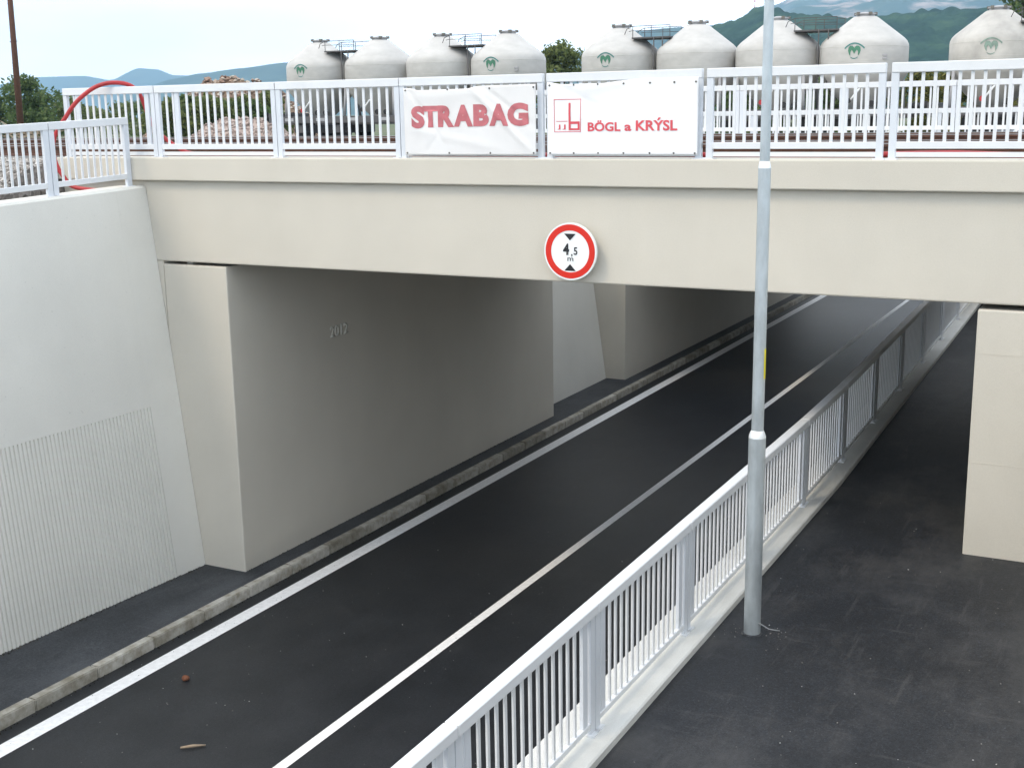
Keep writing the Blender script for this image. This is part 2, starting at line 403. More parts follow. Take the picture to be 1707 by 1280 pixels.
# far bridge, lower
b2 = thing('railway_bridge', 'lower grey concrete railway bridge under the cement wagons, behind the light gap', 'bridge')
Y2, Y3 = 15.2, 33.0
box('deck_slab', -3.1, 60, Y2, Y3, 4.5, 5.519, M_CREAM, b2)
box('soffit_dimming_sheet', -.0, 60, Y2+.06, Y3-.06, 4.494, 4.4985, M_DIMSHEET, b2)  # second added sheet, darkens the space below the lower bridge
box('edge_beam', -3.1, 60, Y2-.1, Y2+.5, 5.52, 5.85, M_CREAM, b2, .015)
box('edge_beam', -3.1, 60, Y3-.5, Y3+.1, 5.52, 5.85, M_CREAM, b2, .015)
box('abutment', -3.1, 0, Y2+.004, Y3-.004, -.6, 4.499, M_CREAM, b2, .018)
box('abutment', 10.33, 12.72, Y2+.004, Y3-.004, 1.2, 4.499, M_CREAM, b2, .018)
# ================================================================== RETAINING WALLS
def wing_wall(name, label, y0, y1, base0, base1, top0, top1, z0, z1):
    """battered wall face; y0 far end, y1 near end; base/top x at both ends, top z at both ends"""
    w = thing(name, label, 'wall')
    v = [(base0, y0, -.6), (base1, y1, -.6), (top1, y1, z1), (top0, y0, z0), (top0-.45, y0, z0), (top1-.45, y1, z1), (top1-.45, y1, -.6), (top0-.45, y0, -.6)]
    f = [(0, 1, 2, 3), (3, 2, 5, 4), (4, 5, 6, 7), (0, 3, 4, 7), (1, 6, 5, 2), (0, 7, 6, 1)]
    bm = bmesh.new(); q = [bm.verts.new(c) for c in v]
    for k in f: bm.faces.new([q[i] for i in k])
    bmesh.ops.recalc_face_normals(bm, faces=bm.faces[:])
    bmesh.ops.bevel(bm, geom=bm.edges[:], offset=.02, segments=2, affect='EDGES')
    from_bm('wall_face', bm, M_WING, w)
    return w
NEARY = -34.0
def wx(y, z):       # x of the near wing wall's face
    t = -y/4.0; b = -.70-.055*t*4; tp = -1.42-.02*t*4
    return b+(tp-b)*(z+.6)/6.55
def wtop(y): return 5.97+y*.035
wing = thing('retaining_wall', 'pale grey leaning retaining wall with a ribbed lower panel beside the bridge', 'wall')
def wall_piece(ysl, prof):
    V = []; F = []; n = len(prof(0))
    for y in ysl: V += [(x, y, z) for x, z in prof(y)]
    for j in range(len(ysl)-1):
        for i in range(n): k = j*n; F.append((k+i, k+(i+1) % n, k+n+(i+1) % n, k+n+i))
    F += [tuple(range(n)), tuple((len(ysl)-1)*n+i for i in reversed(range(n)))]
    return V, F
ZP, YP, DP = 2.76, -.60, .024
def prof_plain(y): zt = wtop(y); return [(wx(y, -.6), -.6), (wx(y, zt-.03), zt-.03), (wx(y, zt)-.03, zt), (wx(y, zt)-.45, zt), (wx(y, zt)-.45, -.6)]
def prof_cut(y): return [(wx(y, -.6)-DP, -.6), (wx(y, ZP)-DP, ZP), (wx(y, ZP), ZP)]+prof_plain(y)[1:]
joined('wall_face', [wall_piece([-.004, YP], prof_plain)], M_WING, wing)
joined('wall_face', [wall_piece([YP-.0005-.5*i for i in range(30)]+[-20, -27, NEARY], prof_cut)], M_WING, wing)
# ribs of the lower panel, standing in the recess flush with the wall
parts = []
yy = YP-.030
while yy > -9.0:
    v = []
    for z in (-.1, ZP-.001):
        for dy, d in ((.031, -DP-.002), (.020, 0), (-.020, 0), (-.031, -DP-.002)): v.append((wx(yy+dy, z)+d, yy+dy, z))
    parts.append((v, [(0, 1, 5, 4), (1, 2, 6, 5), (2, 3, 7, 6), (4, 5, 6, 7)])); yy -= .066
tag(joined('ribbed_panel', parts, M_WING, wing), kind='stuff')
gw = wing_wall('retaining_wall', 'short leaning grey wall in the daylight gap between both bridges', Y2-.002, YB+.002, -.42, -.42, -1.3, -1.3, 5.6, 5.9)
bw = wing_wall('retaining_wall', 'far leaning grey wall beyond the lower bridge', 104, Y3+.002, -.42, -.42, -1.3, -1.3, 5.62, 5.62)
def upright_wall(label, y0, y1, x0=12.70, x1=13.1, zt=5.62):
    w = thing('retaining_wall', label, 'wall'); box('wall_face', x0, x1, y0, y1, -.6, zt, M_WING, w, .02); return w
upright_wall('upright grey wall on the footpath side before the bridge', NEARY, -.006)
upright_wall('upright grey wall on the footpath side between both bridges', YB+.004, Y2-.004)
upright_wall('upright grey wall on the footpath side beyond the lower bridge', Y3+.004, 104)
# low wall that carries the footpath railing
pw = thing('retaining_wall', 'low wall with a pale concrete coping between sunken road and footpath', 'wall')
ys = YS
V = []; F = []
for y in ys:
    z = zpath(y)+.06
    V += [(8.00, y, zroad(y)-.3), (8.00, y, z), (8.02, y, z+.012), (8.495, y, z+.012), (8.51, y, z), (8.51, y, zroad(y)-.3)]
for j in range(len(ys)-1):
    for i in range(5): k = j*6+i; F.append((k, k+1, k+7, k+6))
from_data('wall_body', V, F, M_COPING, pw)
# ================================================================== RAILINGS
def guard_rail(root, fr, ends, zf, H, pitch, insets=(), rw=.07, top_h=.105, wide=.075, kick=True, gap=.012, bw=.034, low=.115, bot_h=.075):
    """fr(t) -> (x, y) along the railing; ends: panel joints; parts go straight under ROOT"""
    for i in range(len(ends)-1):
        g0, g1 = gap if not isinstance(gap, dict) else gap.get(i, .012), gap if not isinstance(gap, dict) else gap.get(i+1, .012)
        a, b = ends[i]+g0/2, ends[i+1]-g1/2
        pa, pb = fr(a), fr(b); za, zb = zf(a), zf(b)
        al = abs(pb[0]-pa[0]) > abs(pb[1]-pa[1])
        slope_bar('top_rail', (*pa, za+H-top_h), (*pb, zb+H-top_h), rw, top_h, M_WHITE, root)
        slope_bar('bottom_rail', (*pa, za+low), (*pb, zb+low), .045, bot_h, M_WHITE, root)
        if kick: slope_bar('kick_rail', (*pa, za+.028), (*pb, zb+.028), .03, .052, M_WHITE, root)
        def up(name, t, w, d, z0, z1, m):
            x, y = fr(t); z = zf(t)
            if al: bar(name, x-w/2, x+w/2, y-d/2, y+d/2, z+z0, z+z1, m, root)
            else: bar(name, x-d/2, x+d/2, y-w/2, y+w/2, z+z0, z+z1, m, root)
        up('post', a+wide/2, wide, .05, 0, H-top_h+.01, M_POST); up('post', b-wide/2, wide, .05, 0, H-top_h+.01, M_POST)
        up('foot_plate', a+wide/2, wide+.05, .12, 0, .014, M_WHITE); up('foot_plate', b-wide/2, wide+.05, .12, 0, .014, M_WHITE)
        wd = []
        for s in (insets[i] if i < len(insets) else ()):
            t = a+s if s > 0 else b+s
            up('wide_baluster', t, wide, .03, low+bot_h-.005, H-top_h+.005, M_POST); wd.append(t)
        n = round((b-a-2*wide)/pitch)
        for k in range(1, n):
            t = a+wide+(b-a-2*wide)*k/n
            if any(abs(t-q) < wide*.8 for q in wd): continue
            up('baluster', t, bw, .016, low+bot_h-.005, H-top_h+.005, M_WHITE)
rail1 = thing('bridge_railing', 'white steel baluster railing on the near bridge edge, carrying the banners', 'railing')
guard_rail(rail1, lambda t: (t, .02), [-2.95, -1.12, 1.07, 3.08, 5.18, 7.22, 9.28, 11.35, 13.4], lambda t: 6.38, 1.02, .124,
           insets=((.28, -.16), (.40,)), gap={4: .05, 5: .055, 6: .06, 7: .05})
rail2 = thing('bridge_railing', 'white railing along the far edge of the near bridge, before the wagons', 'railing')
guard_rail(rail2, lambda t: (t, YB-.05), [-2.0+2.08*i for i in range(8)], lambda t: 6.38, 1.02, .125, kick=False)
rail3 = thing('bridge_railing', 'white railing on the lower bridge edge, only its upper half showing', 'railing')
guard_rail(rail3, lambda t: (t, Y2+.05), [-3.0+2.08*i for i in range(8)], lambda t: 5.85, 1.03, .125, kick=False)
railw = thing('wall_railing', 'short white baluster railing on top of the leaning retaining wall', 'railing')
guard_rail(railw, lambda t: (-1.60+.012*t*0, t), [-9.9, -7.8, -5.7, -3.62, -1.60, -.10], lambda t: wtop(t)-.004, 1.0, .118, kick=False, wide=.088)
railp = thing('footpath_railing', 'long white baluster railing between sunken road and footpath', 'railing')
guard_rail(railp, lambda t: (8.31, t), [-12.1, -10.0, -7.86, -5.66, -3.50, -1.36, .80, 2.90, 5.0, 7.1, 9.2, 11.3, 13.4, 15.5, 17.6, 19.7, 21.8], lambda t: zpath(t)+.07, 1.10, .125,
           insets=tuple(((.17, -.17),)*16), rw=.11, top_h=.09, wide=.085, kick=False, low=.06, bot_h=.05, bw=.032)
# ================================================================== BANNERS
def wrinkle(folds):
    def w(x, z):
        d = 0
        for (x0, z0, x1, z1, amp, wid) in folds:
            dx, dz = x1-x0, z1-z0; L = math.hypot(dx, dz)
            s = ((x-x0)*dz-(z-z0)*dx)/L; t = ((x-x0)*dx+(z-z0)*dz)/(L*L)
            e = max(0, min(1, (t+.1)*4))*max(0, min(1, (1.1-t)*4))
            d += amp*e*math.exp(-(s/wid)**2)
        return d*.62
    return w
def banner(name, label, x0, x1, z0, top, m, w, Y=-.075):
    e = thing(name, label, 'banner')
    nx, nz_ = 96, 48; V = []; F = []
    for j in range(nz_+1):
        for i in range(nx+1):
            x = x0+(x1-x0)*i/nx; zt = top(i/nx); z = z0+(zt-z0)*j/nz_
            V.append((x, Y-w(x, z)-.004*math.sin(x*9+z*4), z))
    for j in range(nz_):
        for i in range(nx): k = j*(nx+1)+i; F.append((k, k+1, k+nx+2, k+nx+1))
    c = from_data('cloth', V, F, m, e, True)
    md = c.modifiers.new('thickness', 'SOLIDIFY'); md.thickness = .003; md.offset = -1
    return e
def printed(name, bm, m, e, w, Y=-.075):
    """lay flat (x, z) print onto the folds of a banner"""
    xs = [v.co.x for v in bm.verts]; zs = [v.co.y for v in bm.verts]
    def cut(lo, hi, ax):
        q = lo
        while q < hi:
            n = Vector((1, 0, 0)) if ax == 0 else Vector((0, 1, 0)); c = Vector((q, 0, 0)) if ax == 0 else Vector((0, q, 0))
            bmesh.ops.bisect_plane(bm, geom=bm.verts[:]+bm.edges[:]+bm.faces[:], plane_co=c, plane_no=n); q += .025
    cut(min(xs)+.01, max(xs), 0); cut(min(zs)+.01, max(zs), 1)
    for v in bm.verts:
        x, z = v.co.x, v.co.y; v.co = Vector((x, Y-w(x, z)-.004*math.sin(x*9+z*4)-.005, z))
    return from_bm(name, bm, m, e)
def rect_bm(rs):
    bm = bmesh.new()
    for a, b, c, d in rs: bm.faces.new([bm.verts.new(p) for p in ((a, c, 0), (b, c, 0), (b, d, 0), (a, d, 0))])
    return bm
w1 = wrinkle([(3.22, 7.3, 3.75, 6.6, -.016, .035), (4.15, 7.28, 5.05, 6.45, .022, .04), (4.3, 7.3, 5.1, 6.75, -.014, .035), (3.3, 6.75, 4.6, 6.5, .010, .06), (3.3, 7.15, 4.5, 7.2, .012, .08), (3.7, 6.7, 3.5, 6.45, -.008, .04)])
def top1(u):
    return 7.265 + (.0 if u < .06 else -.028*min(1, (u-.06)/.05) if u < .5 else -.028*max(0, 1-(u-.5)/.08)) + .012*u
ban1 = banner('banner', 'aged white banner with bold faded red lettering reading STRABAG', 3.19, 5.09, 6.425, top1, M_BAN1, w1)
bm = bmesh.new()
for ch, a, b, dz in (('S', 3.30, 3.50, 0), ('T', 3.47, 3.70, .006), ('R', 3.695, 3.935, .008), ('A', 3.93, 4.21, .012), ('B', 4.215, 4.435, .014), ('A', 4.44, 4.715, .016), ('G', 4.70, 4.99, .018)):
    q = fit(text_mesh(ch, .3, .018), a, b, 6.765+dz-(.006 if ch in 'SG' else 0), 7.035+dz+(.006 if ch in 'SG' else 0))
    me = bpy.data.meshes.new('q'); q.to_mesh(me); q.free(); bm.from_mesh(me); bpy.data.meshes.remove(me)
printed('lettering', bm, M_LET1, ban1, w1)
w2 = wrinkle([(5.28, 7.3, 5.9, 7.0, -.016, .05), (5.7, 7.2, 6.3, 7.27, .012, .06), (5.5, 6.95, 6.1, 6.75, .007, .06), (6.3, 7.3, 6.2, 6.6, .007, .09), (6.7, 7.3, 6.6, 6.5, -.006, .10), (7.15, 7.1, 6.6, 6.6, .006, .08)])
def top2(u):
    return 7.265 + (.03*max(0, 1-u/.10) if u < .10 else 0 if u < .38 else .045*min(1, (u-.38)/.25))
ban2 = banner('banner', 'clean white banner with square red logo and lettering reading BÖGL a KRÝSL', 5.25, 7.17, 6.43, top2, M_BAN2, w2)
L0, L1, B0, B1 = 5.34, 5.695, 6.70, 7.09
t_ = .007
frame = [(L0, L1, B1-t_, B1), (L0, L1, B0, B0+t_), (L0, L0+t_, B0+t_, B1-t_), (L1-t_, L1, B0+t_, B1-t_), (L0+.03, L0+.18, 6.825, 6.832)]
printed('logo_frame', rect_bm(frame), M_LET2, ban2, w2)
bold_ = [(5.535, 5.562, 6.722, 7.045), (5.562, 5.68, 6.795, 6.825), (5.562, 5.68, 6.722, 6.744), (5.655, 5.68, 6.744, 6.795),
         (5.405, 5.425, 6.73, 6.79), (5.388, 5.405, 6.73, 6.738), (5.475, 5.495, 6.73, 6.79), (5.455, 5.475, 6.73, 6.738)]
printed('logo_letter', rect_bm(bold_), M_LET2, ban2, w2)
bm = bmesh.new()
for s, a, b, c, d in (('BÖGL', 5.785, 6.215, 6.705, 6.835), ('a', 6.265, 6.35, 6.707, 6.782), ('KRÝSL', 6.405, 6.925, 6.707, 6.860)):
    q = fit(text_mesh(s, .14, .004), a, b, c, d)
    me = bpy.data.meshes.new('q'); q.to_mesh(me); q.free(); bm.from_mesh(me); bpy.data.meshes.remove(me)
printed('lettering', bm, M_LET2, ban2, w2)
for e, xs, zs in ((ban1, (3.22, 3.85, 4.45, 5.06), (6.45, 7.24)), (ban2, (5.28, 5.6, 5.92, 6.25, 6.58, 6.88, 7.14), (6.45, 7.255))):
    for z in zs:
        for x in xs:
            V, F = lathe_data([(.012, 0), (.012, .004), (.006, .004), (.006, 0)], (0, 0, 0), 10)
            yb = -.075-(w1 if e is ban1 else w2)(x, z)-.004*math.sin(x*9+z*4)
            from_data('eyelet', [(x+p[0], yb-.001-p[2], z+p[1]) for p in V], F, M_HATCH, e)
# ================================================================== HEIGHT SIGN
sg = thing('height_limit_sign', 'round white sign with red rim limiting height to 4,5 m', 'sign')
SX, SZ, SR = 5.575, 5.262, .35
def disc(name, r0, r1, y, th, m, par, n=64):
    V = []; F = []
    for k in range(n):
        q = 2*math.pi*k/n; c, s = math.cos(q), math.sin(q)
        for r, yy_ in ((r0, y), (r1, y), (r1, y+th), (r0, y+th)): V.append((SX+r*c, yy_, SZ+r*s))
    for k in range(n):
        j = (k+1) % n
        for i in range(4): F.append((k*4+i, k*4+(i+1) % 4, j*4+(i+1) % 4, j*4+i))
    if r0 == 0: pass
    return from_data(name, V, F, m, par)
disc('plate', .0, SR, -.145, .022, M_SIGNW, sg); disc('red_rim', .258, .333, -.150, .004, M_SIGNRED, sg)
disc('edge_flange', .3505, .354, -.147, .034, M_SIGNW, sg)
def flat(name, polys, m, par, y=-.150):
    V = []; F = []
    for p in polys:
        k = len(V); V += [(SX+a, y, SZ+b) for a, b in p]; F.append(tuple(range(k, k+len(p))))
    return from_data(name, V, F, m, par)
flat('down_triangle', [[(-.078, .218), (.078, .218), (0, .135)]], M_BLACK, sg)
flat('up_triangle', [[(-.078, -.238), (.078, -.238), (0, -.155)]], M_BLACK, sg)
for s, a, b, c, d, bo in (('4', -.095, -.012, -.045, .098, .006), (',', .015, .035, -.065, -.03, .003), ('5', .05, .1, -.04, .055, .003), ('m', -.035, .045, -.118, -.075, .001)):
    bm = fit(text_mesh(s, .15, bo), a, b, c, d)
    for v in bm.verts: v.co = Vector((SX+v.co.x, -.150, SZ+v.co.y))
    from_bm('numeral' if s != 'm' else 'unit_letter', bm, M_BLACK, sg)
for dx in (-.12, .12): box('bracket', SX+dx-.02, SX+dx+.02, -.123, .0, SZ-.15, SZ+.15, M_BACK, sg)
# ================================================================== LAMP POST
PX, PY = 8.85, -3.11
lp = thing('lamp_post', 'stepped galvanised lamp post rising from the footpath beside the railing', 'lamp post', loc=(PX, PY, 2.03))
lathe('lower_tube', [(.0795, -.1), (.0795, 1.94)], (0, 0, 0), M_STEEL, lp, 32)
lathe('shoulder', [(.0795, 1.94), (.076, 1.965), (.062, 2.0), (.0565, 2.01)], (0, 0, 0), M_ZINC, lp, 32, 60)
lathe('middle_tube', [(.0565, 2.01), (.0565, 4.40)], (0, 0, 0), M_STEEL, lp, 32)
lathe('shoulder', [(.0565, 4.40), (.054, 4.42), (.047, 4.45), (.0445, 4.46)], (0, 0, 0), M_ZINC, lp, 32, 60)
lathe('upper_tube', [(.0445, 4.46), (.040, 7.6)], (0, 0, 0), M_STEEL, lp, 32)
tube('arm', [(0, 0, 7.55), (-.1, 0, 7.75), (-.5, 0, 7.85), (-1.0, 0, 7.88)], .03, M_STEEL, lp)
lathe('lamp_head', [(.03, 0), (.16, .04), (.17, .10), (.06, .17)], (-1.1, 0, 7.80), M_BACK, lp)
# wrapped sticker
V = []; F = []
sa = math.atan2(EYE.y-PY, EYE.x-PX)
for k in range(9):
    q = sa+math.radians(48+52*k/8); V += [(.0575*math.cos(q), .0575*math.sin(q), 2.50), (.0575*math.cos(q), .0575*math.sin(q), 2.78)]
for k in range(8): F.append((k*2, k*2+2, k*2+3, k*2+1))
from_data('sticker', V, F, M_YEL, lp)
lathe('base_collar', [(.10, -.02), (.095, .006), (.081, .012)], (0, 0, 0), M_SIDE, lp, 24)
cz = zpath(PY)
tag(tube('cable_end', [(PX+.07, PY-.03, cz+.13), (PX+.10, PY+.0, cz+.10), (PX+.15, PY+.04, cz+.055), (PX+.2, PY+.06, cz+.045), (PX+.24, PY+.1, cz+.03)], .0055, M_BACK), 'short white cable end sticking out beside the lamp post foot', 'cable')
# ================================================================== TRACKS AND BALLAST
def track(label, y, zt, x0, x1, sx0, sx1):
    t = thing('railway_track', label, 'track')
    for s in (-.75, .75):
        r = prism('rail', [(y+s-.07, zt-.172), (y+s+.07, zt-.172), (y+s+.07, zt-.155), (y+s+.01, zt-.135), (y+s+.01, zt-.05), (y+s+.035, zt-.04), (y+s+.035, zt-.012), (y+s-.035, zt-.012), (y+s-.035, zt-.04), (y+s-.01, zt-.05), (y+s-.01, zt-.135), (y+s-.07, zt-.155)], 'x', x0, x1, M_RUST, t)
        box('rail_head', x0, x1, y+s-.033, y+s+.033, zt-.0119, zt, M_RAILTOP, r)
    x = sx0
    while x < sx1:
        bar('sleeper', x-.13, x+.13, y-1.25, y+1.25, zt-.36, zt-.173, M_SLEEPER, t); x += .62
    return t
track('rusty near track right behind the bridge railing', 2.35, 6.51, -70, 60, -11, 12)
track('rusty second track across the near bridge', 7.2, 6.51, -70, 60, -11, 12)
track('track under the cement wagons on the lower bridge', 29.0, 5.93, -90, 60, -24, -11)
bb = prism('ballast_bed', [(-1.9, 5.4), (-.75, 6.20), (-.2, 6.30), (YB+.1, 6.30), (12.3, 5.4)], 'x', -75, -3.12, M_GRAVEL); tag(bb, kind='structure')
tag(box('ballast_bed', -3.1, 60, .501, YB-.501, 6.05, 6.30, M_GRAVEL), kind='structure')
tag(prism('ballast_bed', [(25, 5.45), (26.3, 5.72), (31.7, 5.72), (33, 5.45)], 'x', -95, 60, M_GRAVEL), kind='structure')
tag(prism('gravel_fill', [(-3.4, 5.55), (-1.9, 5.86), (-1.88, 5.2), (-3.4, 5.2)][::-1], 'y', NEARY, -.05, M_GRAVEL), kind='structure')
tag(prism('gravel_fill', [(-40, 5.55), (-40, 5.62), (-3.4, 5.72), (-1.9, 5.86), (-1.88, 5.2)][::-1], 'y', -6.5, -.06, M_GRAVEL), kind='structure')
pts = []; n = 15000
for _ in range(n):
    y = random.uniform(-4.5, 0.9); x = -1.92-abs(random.gauss(0, 1))*6.0
    if x < -17: continue
    if y > -1.9:
        z = 5.4+(y+1.9)/1.15*.8 if y < -.75 else 6.20+(y+.75)/.55*.1 if y < -.2 else 6.30
        if y > -.12 and x > -3.15: continue
        zf2 = 5.62+(x+40)/36.6*.1 if x < -3.4 else 5.72+(x+3.4)/1.5*.14
        z = max(z, zf2) if x < -3.1 else zf2
    else: z = 5.62+(x+40)/36.6*.1 if x < -3.4 else 5.72+(x+3.4)/1.5*.14
    pts.append((x, y, z+.01))
tag(stones('ballast_stones', pts, .065, M_BALLAST), 'loose grey ballast stones behind the leaning wall', 'ballast', None, 'stuff')
# heaps
def heap(name, label, cx, cy, rx, ry, h, m, mstone, nst, size, z0=GZ, ang=0, cat='heap'):
    e = thing(name, label, cat); V = []; F = []; nr, na = 10, 30
    ph = [random.uniform(0, 6.28) for _ in range(4)]
    def hz(u, a): return h*(1-min(1, u)**1.7)*(1+.25*math.sin(2*a+ph[0])*u+.18*math.sin(5*a+ph[1])*u+.05*math.sin(9*u*3+ph[2]))
    for i in range(nr+1):
        for k in range(na):
            a = 2*math.pi*k/na; u = i/nr; V.append((cx+rx*u*math.cos(a), cy+ry*u*math.sin(a), z0-.05+hz(u, a)))
    for i in range(nr):
        for k in range(na): F.append((i*na+k, i*na+(k+1) % na, (i+1)*na+(k+1) % na, (i+1)*na+k))
    from_data('mound', V, F, m, e, True)
    P = []
    for _ in range(nst):
        a = random.uniform(0, 6.28); u = math.sqrt(random.random())
        P.append((cx+rx*u*math.cos(a), cy+ry*u*math.sin(a), z0-.05+hz(u, a)+.02))
    tag(stones('stones', P, size, mstone, e), kind='stuff')
    return e
heap('gravel_heap', 'pinkish gravel heap behind the railing beside the wagon end', -14.3, 18.0, 2.5, 2.2, 1.30, M_PINK, M_PINK, 5000, .09)
heap('gravel_heap', 'small low gravel heap by the bridge railing end', -17.6, 16.0, 2.2, 1.8, .70, M_PINK, M_PINK, 2500, .09)
hp = at(372, 130, 40)
heap('rubble_heap', 'brown earth mound topped with broken stones behind the bushes', hp.x, 40.5, 6.0, 3.6, 3.3, M_EARTH, M_RUBBLE, 1500, .30)
# ================================================================== RED CONDUIT
PTS = [(166, 318, -.42), (146, 316, -.45), (127, 313, -.48), (115, 307, -.5), (107, 296, -.52), (97, 281, -.54), (89, 256, -.54), (90, 232, -.5), (99, 212, -.46), (110, 195, -.42), (121, 178, -.36), (137, 161, -.28), (158, 146, -.16), (180, 139, -.05), (203, 139, .08), (221, 145, .2), (233, 158, .30), (241, 176, .36), (249, 198, .42), (262, 218, .48), (278, 233, .54)]
pp_ = [at(*p) for p in PTS]
x = pp_[-1].x+.35
pp_.append(Vector((x, .58, 6.43)))
while x < 13:
    x += .5; pp_.append(Vector((x, .60+.05*math.sin(x*1.3), 6.405+.006*math.sin(x*2.1+1)+(.022*math.exp(-((x-9.9)/.6)**2)))))
def smooth(P, n=4):
    o = []
    for i in range(len(P)-1):
        a, b, c, d = P[max(i-1, 0)], P[i], P[i+1], P[min(i+2, len(P)-1)]
        for k in range(n):
            t = k/n; o.append(.5*((2*b)+(c-a)*t+(2*a-5*b+4*c-d)*t*t+(3*b-a-3*c+d)*t**3))
    return o+[P[-1]]
tag(tube('red_conduit', smooth(pp_), .031, M_RED, None, 12), 'red plastic conduit looping over the bridge railing and lying along the deck', 'conduit')
# ================================================================== CEMENT WAGONS
WY = 29.0; SPITCH = 2.885; RS = 1.42
M_FADED = plain('faded_logo', (.20, .28, .23), .65, 0, .3)
def logo(parent, cx, zc, s, old=False):
    """green emblem: two leaf lobes making an M under a brow arc, wrapped on the silo"""
    def wrap(p): a = -math.pi/2+p[0]*s/RS; return (cx+(RS+.012)*math.cos(a), (RS+.012)*math.sin(a), zc+p[1]*s)
    lob = [(-.5, .30), (-.36, .44), (-.16, .46), (0, .28), (.16, .46), (.36, .44), (.5, .30), (.52, .05), (.44, -.2), (.33, -.38), (.31, -.05), (.22, .14), (.12, .0), (0, -.22), (-.12, .0), (-.22, .14), (-.31, -.05), (-.33, -.38), (-.44, -.2), (-.52, .05)]
    bm = bmesh.new(); bm.faces.new([bm.verts.new((a, b, 0)) for a, b in lob]); bmesh.ops.triangulate(bm, faces=bm.faces[:])
    for v in bm.verts: v.co = Vector(wrap((v.co.x, v.co.y)))
    from_bm('emblem', bm, M_FADED if old else M_GREEN, parent)
    V = []; F = []
    for k in range(13):
        t = -1+2*k/12; V += [wrap((t*.85, .72-.42*t*t)), wrap((t*.80, .62-.44*t*t))]
    for k in range(12): F.append((k*2, k*2+2, k*2+3, k*2+1))
    from_data('emblem_arc', V, F, M_FADED if old else M_TEAL, parent)
    V = []; F = []
    for k in range(7):
        t = -1+2*k/6; V += [wrap((t*.30, -.55+.12*t*t)), wrap((t*.30, -.62+.12*t*t))]
    for k in range(6): F.append((k*2, k*2+2, k*2+3, k*2+1))
    from_data('emblem_base', V, F, M_FADED if old else M_TEAL, parent)
def make_wagon(label, x0, msilo):
    """origin at rail level under the first silo"""
    w = thing('cement_wagon', label, 'wagon', 'four-silo cement wagons standing on the track', (x0, WY, 5.93))
    prof = [(.22, .72), (.28, .80), (RS*.62, 1.35), (RS*.97, 1.98), (RS, 2.06), (RS, 2.88), (RS*.992, 2.98), (RS*.955, 3.09), (RS*.88, 3.20), (.40, 3.86), (.36, 3.88)]
    for i in range(4):
        cx = i*SPITCH
        s = lathe('silo', prof, (cx, 0, 0), msilo, w, 40, 50)
        lathe('hatch', [(.30, 3.88), (.30, 3.94), (.34, 3.95), (.34, 3.98), (.10, 4.03)], (cx, 0, 0), M_GREY, s, 20)
        for hk in range(5):
            a = 2*math.pi*hk/5+.4
            bar('hatch_clamp', cx+.33*math.cos(a)-.05, cx+.33*math.cos(a)+.05, .33*math.sin(a)-.05, .33*math.sin(a)+.05, 3.93, 4.02, M_HATCH, s)
        for z in (2.06, 2.47, 2.90):
            lathe('weld_seam', [(RS-.004, z-.012), (RS+.004, z), (RS-.004, z+.012)], (cx, 0, 0), msilo, s, 40, 60)
        if i in (0, 3): logo(s, cx, 2.74, .38, msilo is M_SILO_OLD)
        if i == 3:
            for r in range(2): bar('data_plate', cx+.72, cx+.98, -RS*.79-.03, -RS*.79+.02, 2.58-r*.09, 2.64-r*.09, M_GREY, s)
        # support skirt legs and discharge pipe
        for sx in (-1, 1):
            for sy in (-1, 1):
                tube('support_leg', [(cx+sx*1.12, sy*.85, 2.05), (cx+sx*1.18, sy*.95, .95)], .06, M_GREY, w, 6)
        tube('discharge_pipe', [(cx+.25, -1.0, 1.75), (cx-.15, -1.12, 1.2)], .035, M_SIGNW, w, 6)
        V, F = lathe_data([(.0, -.02), (.09, -.02), (.09, .02), (.0, .02)], (0, 0, 0), 14)
        from_data('hand_wheel', [(cx-.2+p[0], -1.14-p[2], 1.2+p[1]) for p in V], F, M_RED if i % 2 == 0 else M_DARK, w)
        for q in (.55, .95):
            V, F = lathe_data([(.0, -.05), (.10, -.05), (.10, .05), (.0, .05)], (0, 0, 0), 12)
            from_data('valve_cap', [(cx+q+p[0], -1.16-p[2], 1.10+p[1]) for p in V], F, M_DARK, w)
    xa, xb = -1.75, 3*SPITCH+1.75
    for s in (-1, 1):
        box('side_sill', xa, xb, s*1.15-.06, s*1.15+.06, .70, .96, M_FRAME, w, .01)
        k = xa+.7
        while k < xb-.5: bar('data_panel', k, k+.42, s*1.15-.066, s*1.15-.061, .78, .90, M_GREY, w) if s < 0 else None; k += 1.55
        for bx in (xa, xb):
            d = -1 if bx == xa else 1
            V, F = lathe_data([(.06, 0), (.06, .45), (.2, .46), (.2, .52)], (0, 0, 0), 16)
            from_data('buffer', [(bx+d*p[2], s*.88+p[0], .95+p[1]) for p in V], F, M_DARK, w)
    for bx in (xa, xb): box('headstock', bx-.06, bx+.06, -1.3, 1.3, .70, 1.1, M_FRAME, w, .01)
    box('centre_sill', xa, xb, -.25, .25, .62, .92, M_FRAME, w)
    for bx in (.55, 3*SPITCH-.55):
        g = box('bogie', bx-1.35, bx+1.35, -.95, .95, .30, .62, M_DARK, w, .03)
        for ax in (-.9, .9):
            for s in (-1, 1):
                V, F = lathe_data([(.0, -.06), (.46, -.06), (.46, .06), (.0, .06)], (0, 0, 0), 24)
                wh = from_data('wheel', [(bx+ax+p[0], s*.76+p[2], .46+p[1]) for p in V], F, M_DARK, g)
                bar('axle_box', bx+ax-.16, bx+ax+.16, s*1.0-.1, s*1.0+.1, .32, .62, M_FRAME, g)
    box('air_tank', 4.0, 5.6, -.8, -.4, .25, .6, M_DARK, w, .12)
